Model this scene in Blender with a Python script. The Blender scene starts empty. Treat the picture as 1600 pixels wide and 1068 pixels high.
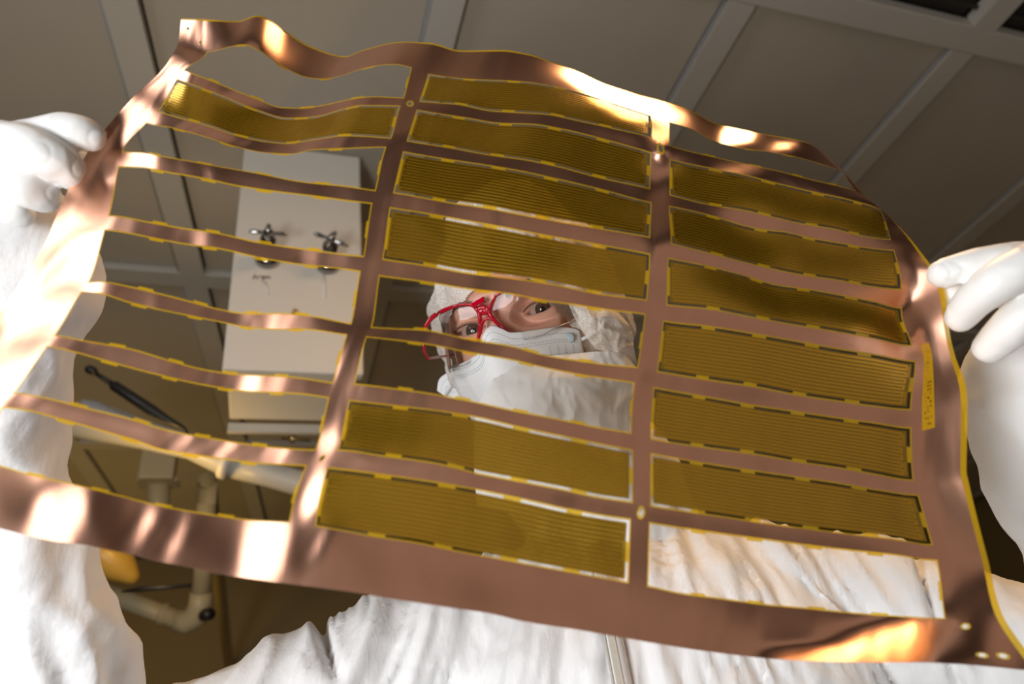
import bpy, bmesh, math, random
import numpy as np
from mathutils import Vector, Matrix
random.seed(4); RNG = np.random.default_rng(7)
SC = bpy.context.scene
COL = SC.collection

# ------------------------------------------------------------------ camera
F = 1150.0; CZ = 1.35                      # focal length in pixels of a 1600 wide frame, height of the camera
def nrm(v): v = np.array(v, float); return v/np.linalg.norm(v)
_a = nrm((390-800, -(1312-534), -F)); _b = nrm((4409-800, -(736-534), -F))
_b = nrm(_b-_a*np.dot(_a, _b)); _u = np.cross(_b, _a)
M = np.array([_b, _a, _u])                 # camera axes -> world axes (X = along the ceiling rows, Y = away, Z = up)
CAM = np.array([0, 0, CZ])
def P(x, y, d):                            # world point seen at pixel x, y at depth d along the lens axis
    x = np.asarray(x, float); y = np.asarray(y, float); d = np.asarray(d, float)
    v = np.stack([(x-800)/F*d, -(y-534)/F*d, -d+0*x], -1)
    return v @ M.T + CAM
def Q(x, y, ax, val):                      # the same, on the world plane axis = val
    v = M @ np.array([(x-800)/F, -(y-534)/F, -1.0])
    return CAM + v*((val-CAM[ax])/v[ax])
def proj(p):
    v = (p-CAM) @ M
    return np.stack([800+F*v[..., 0]/-v[..., 2], 534-F*v[..., 1]/-v[..., 2], -v[..., 2]], -1)
def C2W(v): return M @ np.array(v, float)

cd = bpy.data.cameras.new('camera'); cam = bpy.data.objects.new('camera', cd); COL.objects.link(cam)
cd.sensor_width = 36; cd.sensor_fit = 'HORIZONTAL'; cd.lens = 36*F/1600; cd.clip_start = .02
m4 = Matrix([list(M[0])+[0], list(M[1])+[0], list(M[2])+[CZ], [0, 0, 0, 1]]); cam.matrix_world = m4
cd.dof.use_dof = True; cd.dof.focus_distance = .52; cd.dof.aperture_fstop = 6.5
SC.camera = cam

# ------------------------------------------------------------------ world, lights, exposure
w = bpy.data.worlds.new('world'); SC.world = w; w.use_nodes = True
w.node_tree.nodes['Background'].inputs[0].default_value = (.95, .86, .80, 1)
w.node_tree.nodes['Background'].inputs[1].default_value = .09
SC.view_settings.view_transform = 'Standard'; SC.view_settings.look = 'None'
SC.view_settings.exposure = 0; SC.view_settings.gamma = 1; SC.view_settings.use_curve_mapping = False
def area(name, pos, target, sx, sy, power, col):
    l = bpy.data.lights.new(name, 'AREA'); l.shape = 'RECTANGLE'; l.size = sx; l.size_y = sy; l.energy = power; l.color = col
    o = bpy.data.objects.new(name, l); COL.objects.link(o); o.location = pos
    o.rotation_euler = (Vector(target)-Vector(pos)).to_track_quat('-Z', 'Y').to_euler(); return o
def camw(x, y, z): return CAM + C2W((x, y, z))
KEY_P = camw(-1.17, .80, .10); WARM_P = np.array((.62, .30, 2.64))
area('key_softbox', KEY_P, P(500, 500, .45), .52, .52, 6.5, (.96, .95, 1))
area('low_softbox', camw(-.45, -.10, .35), P(900, 800, .55), .30, .30, 9.5, (.97, .985, 1))
area('warm_ceiling_light', WARM_P, WARM_P-(0, 0, 1), .34, .34, 9, (1, .60, .28))
area('copper_fill_light', (1.2, -2.9, 2.0), (.9, 0, 1.7), 4.6, 2.6, 8.5, (1, .82, .68))  # unseen fill added behind the camera to brighten the copper's reflections
area('rear_yellow_light', (-.9, 3.0, 1.5), (-.5, 3.8, 2.7), .4, .4, 2.8, (1, .62, .10))
# ------------------------------------------------------------------ helpers
def empty(name, loc, label=None, cat=None, group=None, parent=None):
    o = bpy.data.objects.new(name, None); o.location = loc; o.empty_display_size = .05
    COL.objects.link(o); tag(o, label, cat, group); return o
def tag(o, label=None, cat=None, group=None, kind=None):
    if label: o['label'] = label
    if cat: o['category'] = cat
    if group: o['group'] = group
    if kind: o['kind'] = kind
    return o
def mesh(name, verts, faces, mat, parent=None, smooth=True, kind=None, label=None):
    me = bpy.data.meshes.new(name)
    me.from_pydata([tuple(map(float, v)) for v in verts], [], [tuple(int(i) for i in f) for f in faces]); 
    return meshobj(name, me, mat, parent, smooth, kind, label)
def meshobj(name, me, mat, parent=None, smooth=True, kind=None, label=None):
    for m in (mat if isinstance(mat, (list, tuple)) else [mat]): me.materials.append(m)
    me.update()
    if smooth: me.polygons.foreach_set('use_smooth', [True]*len(me.polygons))
    o = bpy.data.objects.new(name, me)
    COL.objects.link(o)
    if parent is not None:
        o.parent = parent
        o.matrix_parent_inverse = world_of(parent).inverted()
    tag(o, label=label, kind=kind); return o
def world_of(o):
    mw = Matrix.Translation(o.location)      # things are only translated
    if o.type == 'MESH': mw = Matrix.Identity(4)
    return mw
class MB:
    def __init__(s): s.v = []; s.f = []
    def add(s, V, Fc):
        n = len(s.v); s.v += [tuple(map(float, p)) for p in V]; s.f += [tuple(i+n for i in f) for f in Fc]; return s
    def box(s, c, h, axes=None, bev=0):
        A = np.eye(3) if axes is None else np.array(axes, float)
        c = np.array(c, float); h = np.array(h, float)
        if bev <= 0:
            V = [c + A.T @ (np.array((i, j, k))*h) for i in (-1, 1) for j in (-1, 1) for k in (-1, 1)]
            Fc = [(0, 1, 3, 2), (4, 6, 7, 5), (0, 4, 5, 1), (2, 3, 7, 6), (0, 2, 6, 4), (1, 5, 7, 3)]
            return s.add(V, Fc)
        bm = bmesh.new(); bmesh.ops.create_cube(bm, size=2)
        for v in bm.verts: v.co = Vector((v.co.x*h[0], v.co.y*h[1], v.co.z*h[2]))
        bmesh.ops.bevel(bm, geom=list(bm.edges), offset=bev, segments=2, affect='EDGES', profile=.5)
        bm.verts.index_update(); 
        V = [c + A.T @ np.array(v.co) for v in bm.verts]; Fc = [[v.index for v in f.verts] for f in bm.faces]; bm.free()
        return s.add(V, Fc)
    def tube(s, pts, rad, n=16, caps=True, round_=False, flat=None):
        pts = [np.array(p, float) for p in pts]; rad = list(rad) if hasattr(rad, '__len__') else [rad]*len(pts)
        if round_:                                    # hemispherical ends
            def ends(p, q, r):
                t = nrm(p-q); return [(p+t*r*math.sin(a), r*max(.02, math.cos(a))) for a in (math.pi/2*.98, 1.2, .8, .4)]
            A = ends(pts[0], pts[1], rad[0]); B = ends(pts[-1], pts[-2], rad[-1])[::-1]
            pts = [a[0] for a in A]+pts+[b[0] for b in B]; rad = [a[1] for a in A]+rad+[b[1] for b in B]
        V = []; ref = None
        for i, p in enumerate(pts):
            t = nrm(pts[min(i+1, len(pts)-1)]-pts[max(i-1, 0)])
            if ref is None:
                ref = np.cross(t, (0, 0, 1)) if abs(t[2]) < .9 else np.cross(t, (1, 0, 0))
                if flat is not None: ref = np.array(flat[0], float)
            x = nrm(ref-t*np.dot(ref, t)); y = np.cross(t, x); ref = x
            for k in range(n):
                a = 2*math.pi*k/n; sc = 1 if flat is None else flat[1]
                V.append(p + rad[i]*(math.cos(a)*x*sc+math.sin(a)*y))
        Fc = [(i*n+k, i*n+(k+1) % n, (i+1)*n+(k+1) % n, (i+1)*n+k) for i in range(len(pts)-1) for k in range(n)]
        if caps: Fc += [tuple(range(n))[::-1], tuple((len(pts)-1)*n+k for k in range(n))]
        return s.add(V, Fc)
    def obj(s, name, mat, parent=None, smooth=True, **k): return mesh(name, s.v, s.f, mat, parent, smooth, **k)
def spline(pts, n=8):                              # Catmull-Rom through rows of any width
    p = np.array(pts, float); p = np.vstack([2*p[0]-p[1], p, 2*p[-1]-p[-2]]); out = []
    for i in range(1, len(p)-2):
        for k in range(n):
            t = k/n
            out.append(.5*((2*p[i])+(-p[i-1]+p[i+1])*t+(2*p[i-1]-5*p[i]+4*p[i+1]-p[i+2])*t*t+(-p[i-1]+3*p[i]-3*p[i+1]+p[i+2])*t**3))
    out.append(p[-2]); return np.array(out)
def pchip(x, y, xq):
    x = np.asarray(x, float); y = np.asarray(y, float); xq = np.asarray(xq, float)
    h = np.diff(x); d = np.diff(y)/h; m = np.zeros(len(x))
    if len(x) == 2: return y[0]+d[0]*(xq-x[0])
    for i in range(1, len(x)-1):
        if d[i-1]*d[i] > 0:
            w1 = 2*h[i]+h[i-1]; w2 = h[i]+2*h[i-1]; m[i] = (w1+w2)/(w1/d[i-1]+w2/d[i])
    m[0] = d[0]; m[-1] = d[-1]
    i = np.clip(np.searchsorted(x, xq, side='right')-1, 0, len(x)-2); t = (xq-x[i])/h[i]
    return (2*t**3-3*t**2+1)*y[i]+(t**3-2*t**2+t)*h[i]*m[i]+(-2*t**3+3*t**2)*y[i+1]+(t**3-t**2)*h[i]*m[i+1]
def sstep(a, b, x): t = np.clip((x-a)/(b-a), 0, 1); return t*t*(3-2*t)
_T = RNG.random((64, 64, 64))
def vnoise(p):                                      # value noise, p (...,3)
    p = np.asarray(p, float); i = np.floor(p).astype(int); f = p-i; f = f*f*(3-2*f); r = 0
    for a in (0, 1):
        for b in (0, 1):
            for c in (0, 1):
                wgt = (f[..., 0] if a else 1-f[..., 0])*(f[..., 1] if b else 1-f[..., 1])*(f[..., 2] if c else 1-f[..., 2])
                r = r+wgt*_T[(i[..., 0]+a) % 64, (i[..., 1]+b) % 64, (i[..., 2]+c) % 64]
    return r
def ridge(p): return 1-np.abs(2*vnoise(p)-1)*2      # creases
def apply_mods(o):
    dg = bpy.context.evaluated_depsgraph_get(); ev = o.evaluated_get(dg); me = bpy.data.meshes.new_from_object(ev)
    return me
def remesh_union(mb, voxel, smooth_it=4):
    me = bpy.data.meshes.new('tmp'); me.from_pydata(mb.v, [], mb.f)
    bm = bmesh.new(); bm.from_mesh(me); bmesh.ops.recalc_face_normals(bm, faces=bm.faces); bm.to_mesh(me); bm.free()
    o = bpy.data.objects.new('tmp', me); COL.objects.link(o)
    r = o.modifiers.new('r', 'REMESH'); r.mode = 'VOXEL'; r.voxel_size = voxel
    if smooth_it:
        s = o.modifiers.new('s', 'SMOOTH'); s.factor = .5; s.iterations = smooth_it
    bpy.context.view_layer.update()
    out = apply_mods(o); bpy.data.objects.remove(o); return out
def co_no(me):
    n = len(me.vertices); c = np.empty(n*3); me.vertices.foreach_get('co', c); nn = np.empty(n*3); me.vertices.foreach_get('normal', nn)
    return c.reshape(-1, 3), nn.reshape(-1, 3)
def set_co(me, c): me.vertices.foreach_set('co', np.ascontiguousarray(c).ravel()); me.update()

# ------------------------------------------------------------------ materials
def mat(name, col, rough=.5, metal=0, bump=None, var=None, **kw):
    """bump = (scale, strength, distance[, stretch]); var = (scale, darker colour, amount)"""
    m = bpy.data.materials.new(name); m.use_nodes = True; nt = m.node_tree; b = nt.nodes['Principled BSDF']
    b.inputs['Base Color'].default_value = (*col, 1); b.inputs['Roughness'].default_value = rough; b.inputs['Metallic'].default_value = metal
    for k, v in kw.items(): b.inputs[k.replace('_', ' ')].default_value = v
    tc = nt.nodes.new('ShaderNodeTexCoord')
    if bump:
        mp = nt.nodes.new('ShaderNodeMapping'); nt.links.new(tc.outputs['Object'], mp.inputs[0])
        if len(bump) > 3: mp.inputs['Scale'].default_value = bump[3]
        n = nt.nodes.new('ShaderNodeTexNoise'); n.inputs['Scale'].default_value = bump[0]; n.inputs['Detail'].default_value = 6
        nt.links.new(mp.outputs[0], n.inputs['Vector'])
        bp = nt.nodes.new('ShaderNodeBump'); bp.inputs['Strength'].default_value = bump[1]; bp.inputs['Distance'].default_value = bump[2]
        nt.links.new(n.outputs['Fac'], bp.inputs['Height']); nt.links.new(bp.outputs[0], b.inputs['Normal'])
    if var:
        n = nt.nodes.new('ShaderNodeTexNoise'); n.inputs['Scale'].default_value = var[0]; n.inputs['Detail'].default_value = 5
        nt.links.new(tc.outputs['Object'], n.inputs['Vector'])
        r = nt.nodes.new('ShaderNodeMapRange'); r.inputs[1].default_value = .35; r.inputs[2].default_value = .7; r.inputs[4].default_value = var[2]
        nt.links.new(n.outputs['Fac'], r.inputs[0])
        x = nt.nodes.new('ShaderNodeMix'); x.data_type = 'RGBA'; x.inputs[6].default_value = (*col, 1); x.inputs[7].default_value = (*var[1], 1)
        nt.links.new(r.outputs[0], x.inputs[0]); nt.links.new(x.outputs[2], b.inputs['Base Color'])
    return m
def see_through(m, tint, fac, fiber=None, fresnel=False):
    """mix the material with a tinted transparent shader; fac = share that is transparent"""
    nt = m.node_tree; out = nt.nodes['Material Output']; b = nt.nodes['Principled BSDF']
    t = nt.nodes.new('ShaderNodeBsdfTransparent'); t.inputs[0].default_value = (*tint, 1)
    mx = nt.nodes.new('ShaderNodeMixShader'); mx.inputs[0].default_value = fac
    nt.links.new(b.outputs[0], mx.inputs[1]); nt.links.new(t.outputs[0], mx.inputs[2]); nt.links.new(mx.outputs[0], out.inputs[0])
    if fiber:
        tc = nt.nodes.new('ShaderNodeTexCoord'); n = nt.nodes.new('ShaderNodeTexNoise'); n.inputs['Scale'].default_value = fiber; n.inputs['Detail'].default_value = 4
        n.inputs['Distortion'].default_value = 1.5
        nt.links.new(tc.outputs['Object'], n.inputs['Vector']); r = nt.nodes.new('ShaderNodeMapRange')
        r.inputs[1].default_value = .35; r.inputs[2].default_value = .65; r.inputs[3].default_value = max(0, fac-.3); r.inputs[4].default_value = min(1, fac+.3)
        nt.links.new(n.outputs['Fac'], r.inputs[0]); nt.links.new(r.outputs[0], mx.inputs[0])
    return m
def lens_mat(name, tint, tshare=.9):
    m = bpy.data.materials.new(name); m.use_nodes = True; nt = m.node_tree; nt.nodes.remove(nt.nodes['Principled BSDF'])
    g = nt.nodes.new('ShaderNodeBsdfGlossy'); g.inputs['Roughness'].default_value = .02
    t = nt.nodes.new('ShaderNodeBsdfTransparent'); t.inputs[0].default_value = (*tint, 1)
    fr = nt.nodes.new('ShaderNodeFresnel'); fr.inputs[0].default_value = 1.58; mx = nt.nodes.new('ShaderNodeMixShader')
    nt.links.new(fr.outputs[0], mx.inputs[0]); nt.links.new(t.outputs[0], mx.inputs[1]); nt.links.new(g.outputs[0], mx.inputs[2])
    nt.links.new(mx.outputs[0], nt.nodes['Material Output'].inputs[0]); return m
COPPER = mat('copper_foil', (.76, .41, .275), .30, 1, bump=(900, .05, .0003), var=(30, (.69, .35, .22), .6))
TRACE = mat('covered_copper_trace', (.68, .39, .045), .30, 1)
KAPTON = see_through(mat('amber_film', (.62, .36, .01), .22), (.92, .66, .10), .45)
PANELF = see_through(mat('amber_panel_film', (.17, .088, .002), .24), (.80, .55, .05), .18)
CEIL = mat('painted_ceiling_panel', (.56, .495, .39), .55, bump=(60, .05, .002), var=(3, (.48, .43, .36), .6))
BARM = mat('ceiling_grid_metal', (.60, .56, .48), .45)
GAP = mat('dark_gasket', (.03, .025, .02), .7)
VENT = mat('dark_vent', (.035, .028, .022), .7)
BOXM = mat('white_enamel_box', (.78, .73, .64), .45)
CHROME = mat('chrome', (.36, .36, .36), .1, 1)
BLACK = mat('black_plastic', (.012, .011, .01), .4)
PVC = mat('cream_pipe', (.50, .41, .24), .4)
ARMM = mat('pale_grey_plastic', (.52, .50, .45), .4)
GREY = mat('grey_inset', (.30, .31, .32), .5)
BRASS = mat('brass', (.6, .42, .15), .3, 1)
COVER = mat('white_nonwoven', (.82, .82, .82), .62, bump=(300, .3, .0014, (1, 1, .4)), Sheen_Weight=.1)
GLOVE = mat('white_rubber', (.86, .86, .84), .42, bump=(500, .05, .0004))
SKIN = mat('skin', (.76, .43, .31), .42, bump=(900, .18, .0004), var=(70, (.66, .34, .26), .55), Subsurface_Weight=.15, Subsurface_Radius=(.006, .003, .002))
MASKM = mat('mask_fabric', (.86, .88, .89), .7, bump=(1500, .15, .0003))
VEILM = see_through(mat('thin_veil', (.86, .86, .84), .7, bump=(300, .06, .0004)), (1, 1, 1), .12)
CAPM = see_through(mat('thin_cap_fabric', (.84, .80, .74), .7, bump=(300, .3, .001)), (1, 1, 1), .25, fiber=900)
DOT = mat('mask_weld_dot', (.25, .32, .36), .6)
DOTB = mat('mask_weld_spot', (.45, .60, .66), .6)
RED = see_through(mat('red_frame', (.55, .01, .03), .12, Coat_Weight=.6), (.9, .08, .05), .3)
LENS = lens_mat('clear_lens', (.96, .96, .95))
SCLERA = mat('eye_white', (.40, .32, .28), .12); IRIS = mat('iris', (.07, .035, .02), .15); PUPIL = mat('pupil', (.004, .004, .004), .05)
HAIR = mat('dark_hair', (.05, .025, .015), .5)
INK = mat('marker_ink', (.12, .10, .09), .8); TAPE = mat('tape', (.85, .83, .78), .5)
ZIP = mat('zipper', (.70, .69, .67), .45)
FLOORM = mat('floor_vinyl', (.45, .43, .40), .4); WALLM = mat('wall_paint', (.34, .25, .11), .6)
SHOE = mat('shoe_cover', (.75, .78, .82), .6)

# ------------------------------------------------------------------ setting
CH = 2.70
ceil = MB().box((.2, 1.6, CH+.09), (4.6, 4.6, .02)).obj('ceiling', GAP, None, False, kind='structure')
floor = MB().box((.2, 1.6, -.02), (4.6, 4.6, .02)).obj('floor', FLOORM, None, False, kind='structure')
wall = MB().box((.2, 4.6, CH/2+.03), (4.6, .05, CH/2+.03)).obj('wall_front', WALLM, None, False, kind='structure')
MB().box((4.8, 1.6, CH/2+.03), (.05, 4.6, CH/2+.03)).obj('wall_right', WALLM, None, False, kind='structure')
MB().box((-4.4, 1.6, CH/2+.03), (.05, 4.6, CH/2+.03)).obj('wall_left', WALLM, None, False, kind='structure')
for bx_, bz_, bw_, bh_ in ((-1.1, 1.95, .28, .20), (.25, 2.12, .16, .07), (-.35, 1.62, .3, .16), (.9, 1.9, .4, .3)):
    MB().box((bx_, 4.53, bz_), (bw_, .02, bh_), bev=.006).obj('wall_panel', PVC, wall, False)
rows = [-1.0, .68, 1.83, 2.95, 4.1]                       # cross bars, Y
HW = .032
def barx(i, y):                                             # long bars, X at depth Y (the left ones run a little askew)
    if i >= 0: return .29+.607*i
    return {-1: -.315+.095*(y-1.0), -2: -.92+.095*(y-1.0), -3: -1.53+.095*(y-1), -4: -2.2+.095*(y-1), -5: -3.2}[i]
ZB = CH-.0; ZP = CH+.028
def slab(name, cs, z0, z1, m, parent, inset=0):
    V = [(x, y, z) for z in (z0, z1) for x, y in cs]
    return mesh(name, V, [(3, 2, 1, 0), (4, 5, 6, 7), (0, 1, 5, 4), (1, 2, 6, 5), (2, 3, 7, 6), (3, 0, 4, 7)], m, parent, False)
idx = list(range(-5, 8))
for j in range(len(rows)-1):
    ya, yb = rows[j]+HW, rows[j+1]-HW
    for k in range(len(idx)-1):
        i0, i1 = idx[k], idx[k+1]; g = .006
        cs = [(barx(i0, ya)+HW+g, ya+g), (barx(i1, ya)-HW-g, ya+g), (barx(i1, yb)-HW-g, yb-g), (barx(i0, yb)+HW+g, yb-g)]
        if j == 0 and i0 in (1, 2, 3):                      # open dark vents
            MB().box(((cs[0][0]+cs[1][0])/2, (ya+yb)/2, CH+.06), (abs(cs[1][0]-cs[0][0])/2, (yb-ya)/2, .004)).obj('vent_panel', VENT, ceil, False)
            for s in range(24):
                yy = yb-.03-s*.07
                MB().box(((cs[0][0]+cs[1][0])/2, yy, CH+.045), (abs(cs[1][0]-cs[0][0])/2, .004, .012)).obj('vent_slat', VENT, ceil, False)
            continue
        slab('ceiling_panel', cs, ZP, ZP+.02, CEIL, ceil)
for i in idx:
    for j in range(len(rows)-1):
        ya, yb = rows[j]-HW if j == 0 else rows[j]+HW, rows[j+1]-HW
        x0, x1 = barx(i, ya), barx(i, yb)
        cs = [(x0-HW, ya), (x0+HW, ya), (x1+HW, yb), (x1-HW, yb)]
        slab('ceiling_bar', cs, ZB+.010, ZP+.02, BARM, ceil)
for y in rows[1:]:
    MB().box((.2, y, (ZB+ZP)/2+.012), (4.3, HW, .016), bev=.003).obj('cross_bar', BARM, ceil, False)
for i in idx:                                               # thin gasket along one side of each bar
    for j in range(1, len(rows)-1):
        ya, yb = rows[j]+HW, rows[j+1]-HW
        MB().tube([(barx(i, ya)-HW-.003, ya, ZB+.02), (barx(i, yb)-HW-.003, yb, ZB+.02)], .0035, 6).obj('gasket', GREY, ceil)

# cabinet hanging from the ceiling with two gas taps
YB = 1.28
tl = Q(381, 237, 1, YB); br = Q(566, 585, 1, YB)
bt = empty('utility_cabinet', ((tl[0]+br[0])/2, YB+.12, br[2]), 'white enamelled utility cabinet hanging below the ceiling with two chrome taps', 'cabinet')
bx0, bx1, bz0, bz1 = tl[0], br[0]+.003, br[2], CH+.01
MB().box(((bx0+bx1)/2, YB+.012, (bz0+bz1)/2), ((bx1-bx0)/2, .012, (bz1-bz0)/2), bev=.004).obj('front_panel', BOXM, bt, False)
MB().box(((bx0+bx1)/2, YB+.14, (bz0+bz1)/2+.012), ((bx1-bx0)/2-.006, .115, (bz1-bz0)/2-.012), bev=.004).obj('body', BOXM, bt, False)
MB().box(((bx0+bx1)/2, YB+.262, bz0+.006), ((bx1-bx0)/2-.004, .006, .01)).obj('rear_lip', BARM, bt, False)
def tap(px, py, out, ang, label):
    base = Q(px, py, 1, YB); ez = np.array((0, 0, 1.)); n = np.array((0, -1., 0))
    t = MB().tube([base+n*.012, base+n*(.03), base+n*(out*.55), base+n*(out*.57), base+n*(out*.8), base+n*(out*.84), base+n*(out*.9)], [.012, .0145, .015, .0165, .0155, .010, .008], 20)
    b = t.obj('tap', CHROME, bt, label=label)
    f = MB(); pr = [(0.0, .026), (.007, .0255), (.015, .021), (.021, .013), (.023, .005)]
    f.tube([base+n*a for a, r in pr], [r for a, r in pr], 28); f.obj('flange', CHROME, b)
    c = base+n*out; ca, sa = math.cos(ang), math.sin(ang); ex = np.array((ca, 0, sa)); ey = np.array((-sa, 0, ca))
    h = MB().tube([c-n*.006, c+n*.006, c+n*.014], [.009, .009, .005], 16)
    for d in (ex, -ex): h.tube([c, c+d*.012, c+d*.030, c+d*.033], [.005, .0038, .0052, .004], 12, round_=True)
    for d in (ey, -ey): h.tube([c, c+d*.012, c+d*.018, c+d*.02], [.005, .0038, .0052, .004], 12, round_=True)
    h.obj('cross_handle', CHROME, b)
tap(418, 405, .085, .02, 'left tap, level cross handle'); tap(512, 414, .085, -.35, 'right tap, cross handle turned askew')
def stroke(pts, r, m, name, parent, n=5):
    MB().tube([Q(x, y, 1, YB-.0008) for x, y in pts], r, n).obj(name, m, parent)
# the handwritten word under the left tap
word = [[(395, 436), (398, 428), (401, 435), (399, 432), (396, 433)], [(403, 435), (404, 431), (407, 431)], [(411, 431), (408, 433), (410, 435), (412, 431), (411, 438), (408, 438)],
        [(415, 431), (413, 433), (415, 435), (417, 433), (415, 431)], [(419, 435), (419, 431), (422, 432), (422, 435)]]
for i, s_ in enumerate(word): stroke(s_, .0009, INK, 'handwriting', bt)
for a, b in (((413, 441), (419, 461)), ((505, 430), (508, 465))):
    A = Q(*a, 1, YB); B = Q(*b, 1, YB)
    MB().tube([A+(0, -.001, 0), B+(0, -.001, 0)], [.0035, .0025], 8, flat=((1, 0, 0), 1)).obj('tape_strip', TAPE, bt)
MB().tube([Q(460, 489, 1, YB), Q(460, 489, 1, YB)+(0, -.01, 0)], [.006, .004], 12).obj('screw', BRASS, bt)
for q in ((456, 680),):
    MB().tube([Q(456, 672, 1, 1.6), Q(457, 690, 1, 1.6)], .006, 12).tube([Q(440, 684, 1, 1.6), Q(485, 688, 1, 1.6)], .003, 8).obj('brass_fitting', BRASS, bt)

# lamp arm, gas strut, ducts and drain pipe below it
pa = [P(100, 658, 1.62), P(130, 655, 1.62), P(170, 663, 1.62), P(230, 680, 1.62), P(300, 698, 1.62), P(355, 722, 1.62), P(420, 740, 1.62), P(500, 764, 1.62), P(560, 785, 1.62)]
am = empty('exhaust_arm', pa[0], 'pale grey jointed arm sloping down behind the lower left openings', 'arm')
MB().tube(pa[:6], [.030, .046, .044, .034, .030, .034], 24, flat=((0, 0, 1), .9), round_=True).obj('arm_shell', ARMM, am)
MB().tube(pa[5:], [.031, .028, .028, .028], 24).obj('arm_tube', ARMM, am)
MB().tube([P(352, 720, 1.6), P(362, 724, 1.6)], [.038, .038], 24).obj('joint_ring', BOXM, am)
o_ = [P(x, y, 1.572) for x, y in ((134, 632), (150, 640), (175, 650), (205, 657))]
MB().tube(o_, [.013, .019, .016, .008], 16, round_=True).obj('grey_inset', GREY, am, label='darker grey oval inset')
st = MB().tube([P(174, 599, 1.5), P(178, 602, 1.5), P(236, 640, 1.5), P(262, 655, 1.5), P(288, 668, 1.5), P(300, 690, 1.58)], [.006, .0105, .0115, .007, .003, .003], 16).obj('gas_strut', BLACK, am, label='black tapered strut with a ball end')
MB().tube([P(140, 577, 1.5), P(145, 579, 1.5)], [.009, .009], 16, round_=True).obj('ball_end', BLACK, st)
MB().tube([P(145, 580, 1.5), P(176, 600, 1.5)], [.004, .006], 12).obj('rod', BLACK, st)
def duct(name, label, x, y0, y1, r, d, collar):
    top = Q(x, y0, 1, 2.6); 
    o = empty(name, P(x, y1, d), label, 'pipe')
    MB().box(P(x, (y0+collar)/2, d), ((r+5)/F*d, .03, (collar-y0)/2/F*d), axes=[M[:, 0] if False else (1, 0, 0), (0, 1, 0), (0, 0, 1)], bev=.004).obj('collar', PVC, o, False)
    MB().box(P(x, collar, d), ((r+9)/F*d, .034, .006), bev=.002).obj('flange', PVC, o, False)
    MB().tube([P(x, collar, d), P(x+1, y1, d)], r*.8/F*d, 20).obj('pipe', PVC, o)
duct('ceiling_duct', 'cream square duct collar with a round pipe in the lowest left opening', 248, 700, 850, 20, 2.1, 754)
dp = empty('drain_pipe', P(310, 960, 1.9), 'cream pipe with elbow and black cap beside the sleeve', 'pipe')
_t = P(324, 750, 1.9); MB().tube([(_t[0], 4.56, _t[2]), _t, P(320, 860, 1.9), P(314, 935, 1.9)], 14/F*1.9, 20).obj('riser', PVC, dp)
MB().tube([P(x, y, 1.9) for x, y in ((314, 925), (313, 945), (306, 962), (292, 971), (275, 967))], np.array([16, 18, 19, 18, 16])/F*1.9, 20).obj('elbow', PVC, dp)
MB().tube([P(280, 968, 1.9), P(225, 948, 1.9), P(160, 925, 1.9)], 14/F*1.9, 20).obj('branch', PVC, dp)
MB().tube([P(253, 958, 1.9), P(260, 960, 1.9)], 17/F*1.9, 20).obj('coupling', PVC, dp)
MB().tube([P(313, 960, 1.9), P(328, 959, 1.86)], [10/F*1.9, 9/F*1.9], 16).obj('cap', BLACK, dp, label='black cap')
dk = empty('work_lamp', P(180, 880, 1.7), 'small warm yellow bell lamp beside the left sleeve', 'lamp')
MB().tube([P(150, 850, 1.7), P(168, 868, 1.7), P(190, 886, 1.7), P(208, 902, 1.7), P(214, 907, 1.7)], np.array([30, 30, 25, 12, 7])/F*1.7, 24).obj('lamp_shade', mat('amber_shade', (.60, .36, .06), .35), dk)
bl = bpy.data.lights.new('work_lamp_glow', 'POINT'); bl.energy = 1.6; bl.color = (1, .62, .18); bl.shadow_soft_size = .03
blo = bpy.data.objects.new('lamp_glow', bl); COL.objects.link(blo); blo.location = P(205, 800, 1.45)
MB().tube([P(190, 924, 1.6), P(215, 920, 1.6), P(298, 914, 1.6)], [.002, .006, .004], 12).obj('lamp_arm', BLACK, dk)

# ------------------------------------------------------------------ the flexible copper panel
# physical layout in mm: three columns, eight rows of openings
UK = [0, 26, 161, 172, 307, 318, 453, 475]
VK = [0]+[v for r in range(8) for v in (24+32*r, 50+32*r)]+[304]
XK = [  # where each bar edge meets the eight column lines
 (283,330,655,680,1012,1040,1290,1317),
 (279,323,644,669,1018,1045,1315,1329),
 (262,287,631,655,1019,1045,1338,1350),
 (250,277,626,651,1018,1046,1376,1385),
 (208,246,611,635,1016,1046,1392,1425),
 (196,229,604,630,1018,1045,1397,1436),
 (163,190,587,614,1016,1048,1409,1466),
 (145,185,582,609,1016,1043,1409,1474),
 (85,169,569,597,1011,1041,1426,1484),
 (76,163,564,592,1009,1036,1431,1490),
 (30,137,549,579,997,1026,1424,1511),
 (18,127,543,572,992,1021,1424,1512),
 (-38,84,521,552,987,1016,1428,1510),
 (-50,73,515,545,989,1016,1435,1514),
 (-95,20,494,527,989,1016,1458,1536),
 (-108,4,480,512,986,1014,1465,1543),
 (-150,-45,453,492,982,1011,1478,1562),
 (-175,-70,440,484,975,1005,1500,1628)]
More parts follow.
